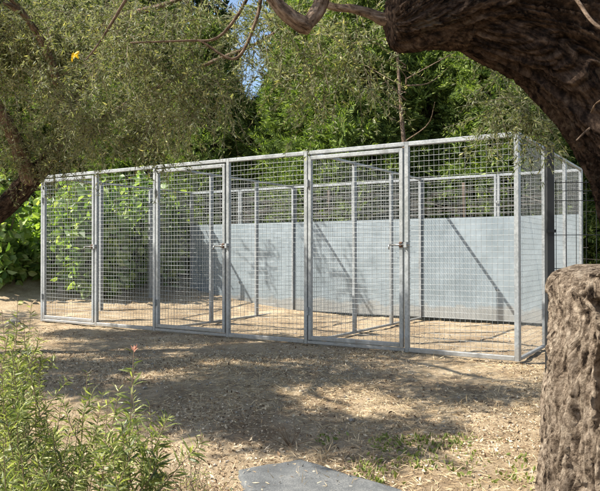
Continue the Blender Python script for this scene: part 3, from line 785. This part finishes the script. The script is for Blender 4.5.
q=np.tile(tip-np.array([0,0,.006]),(7,1))+R.normal(size=(7,3))*.0015; leaves(mb,q,R.normal(size=(7,3))*.28+(0,0,1),R.uniform(.014,.022,7),.0055,.3)
mb.build('flower',M['flower'],o)
st=[(int(x),int(y),d) for x,y,d in [(62,402,1.7),(80,415,1.72),(45,395,1.75),(70,432,1.6),(88,372,2.1),(52,428,1.62),(36,440,1.55),(98,440,1.7),(64,460,1.5),(84,462,1.5),(42,465,1.45),(30,420,1.7),(104,392,2.0)]]
shrub('low_shrub',66,1.72,'bushy green shrub between the left edge and the flowering shrub',st,L=.036,Wd=.0040,dens=160)
st=[(8,338,1.7),(22,350,1.75),(2,360,1.6),(30,368,1.8),(14,380,1.65),(-8,350,1.6),(26,392,1.7),(5,405,1.5),(-12,390,1.5),(18,425,1.5),(36,396,1.8),(4,440,1.4),(22,455,1.4),(-14,330,1.8),(10,355,1.9),(34,352,1.95),(18,366,1.75),(0,382,1.7),(40,378,1.85),(28,412,1.6),(12,350,1.6),(24,335,1.9)]
shrub('edge_shrub',6,1.7,'tall narrow leaved shrub cut off by the left edge',st,L=.034,Wd=.0038,dens=160)
st=[(18,296,2.3),(32,300,2.4),(24,318,2.3),(40,330,2.4),(10,318,2.3),(2,310,2.2)]
shrub('sparse_shrub',24,2.35,'sparse wispy shrub standing behind the left edge shrub',st,L=.038,Wd=.0052,dens=95)
for (px,py,d,k,lab) in [(192,448,2.2,8,'small grassy seedling left of the slab'),(205,470,2.0,5,'low seedling nearest the slab corner'),(118,345,3.2,0,'')]:
    if k:
        shrub('seedling',px,d,lab,[(px+R.uniform(-14,14),py+R.uniform(0,26),d+R.uniform(-.1,.1)) for _ in range(k)],L=.026,Wd=.0035,dens=22,cat='seedling')
# dry stick plant left of the slab (thin dark stems)
b=at(290,HY,3.75); b[2]=gzn(b[0],b[1]); o=empty('dry_weed',b,0,label='thin leafless dry weed standing just behind the slab',cat='weed')
ms=MB()
for i in range(22):
    e=np.array([R.normal()*.10,R.normal()*.1,R.uniform(.04,.16)]); p_=resample([(0,0,-.01),e*.5+R.normal(size=3)*.012,e],8); tube(ms,p_,np.linspace(.002,.0008,8),4)
ms.build('stem',M['stem'],o)

# pebbles and clods
mb=MB(); P=scatter(1500,(-3,3),(2.2,8),lambda x,y:abs(x)<y*.5+.3)
ico=np.array([(0,0,1),(.89,0,.45),(.28,.85,.45),(-.72,.53,.45),(-.72,-.53,.45),(.28,-.85,.45),(.72,.53,-.3),(-.28,.85,-.3),(-.89,0,-.3),(-.28,-.85,-.3),(.72,-.53,-.3)])
fi=[(0,1,2),(0,2,3),(0,3,4),(0,4,5),(0,5,1),(1,6,2),(2,7,3),(3,8,4),(4,9,5),(5,10,1),(2,6,7),(3,7,8),(4,8,9),(5,9,10),(1,10,6)]
for q in P:
    sc_=R.uniform(.003,.012)*(2.0 if R.random()<.04 else 1); mb.add(q+ico*sc_*R.uniform(.6,1.3,(11,3))*np.array([1,1,.7]),[np.array(fi)])
tag(mb.build('pebbles',M['stone']),'small pebbles and clods on the dry earth','pebbles',kind='stuff')
# green weeds by the slab: ground cover
P=scatter(1500,(.1,1.2),(3.15,3.9),lambda x,y:patch(x,y,4.2,.22,5.0)|(((x-.55)**2+(y-3.75)**2<.03)|((x-.82)**2+(y-3.85)**2<.03)))
D=R.normal(size=P.shape)*.7+np.array([0,0,.7]); mb=MB(); L=R.uniform(.015,.035,len(P)); leaves(mb,P,D,L,L*.5,.15,six=True)
tag(mb.build('ground_weeds',M['weed']),'low green weeds sprouting in the litter right of the slab','weeds',kind='stuff')
P=scatter(2600,(-2.6,1.6),(2.2,5.4),lambda x,y:patch(x,y,1.7,.26,15.0))
D=R.normal(size=P.shape)*.45+np.array([0,0,1]); mb=MB(); L=R.uniform(.03,.09,len(P)); leaves(mb,P,D,L,.004,.1)
tag(mb.build('dry_grass',M['straw']),'thin tufts of dry grass between the litter','dry grass',kind='stuff')

# ------------------------------------------------------------------ light and camera
sunv=np.array([-1.69,-.28,1.81]); sunv/=np.linalg.norm(sunv)
W=bpy.data.worlds.new('World'); S.world=W; W.use_nodes=True; nt=W.node_tree
sky=nt.nodes.new('ShaderNodeTexSky'); sky.sky_type='NISHITA'; sky.sun_disc=False
sky.sun_elevation=math.asin(sunv[2]); sky.sun_rotation=math.atan2(sunv[0],sunv[1])
bg=nt.nodes['Background']; bg.inputs[1].default_value=.092; nt.links.new(sky.outputs[0],bg.inputs[0])
L=bpy.data.lights.new('sun','SUN'); L.energy=5.0; L.angle=math.radians(.53); L.color=(1,.94,.83)
lo=bpy.data.objects.new('sun',L); COL.objects.link(lo); lo.rotation_euler=Vector(sunv).to_track_quat('Z','Y').to_euler(); lo.location=(-8,-2,9)
cam=bpy.data.cameras.new('camera'); co_=bpy.data.objects.new('camera',cam); COL.objects.link(co_); S.camera=co_
cam.sensor_width=36; cam.lens=36*F/600; cam.clip_end=400; cam.clip_start=.05
co_.location=(0,0,ZC); co_.rotation_euler=(math.radians(90)+math.atan((HY-245.5)/F),0,0)
S.view_settings.view_transform='Standard'; S.view_settings.look='None'; S.view_settings.gamma=1; S.view_settings.exposure=1.25
S.view_settings.use_curve_mapping=False
S.cycles.max_bounces=6; S.cycles.transparent_max_bounces=4
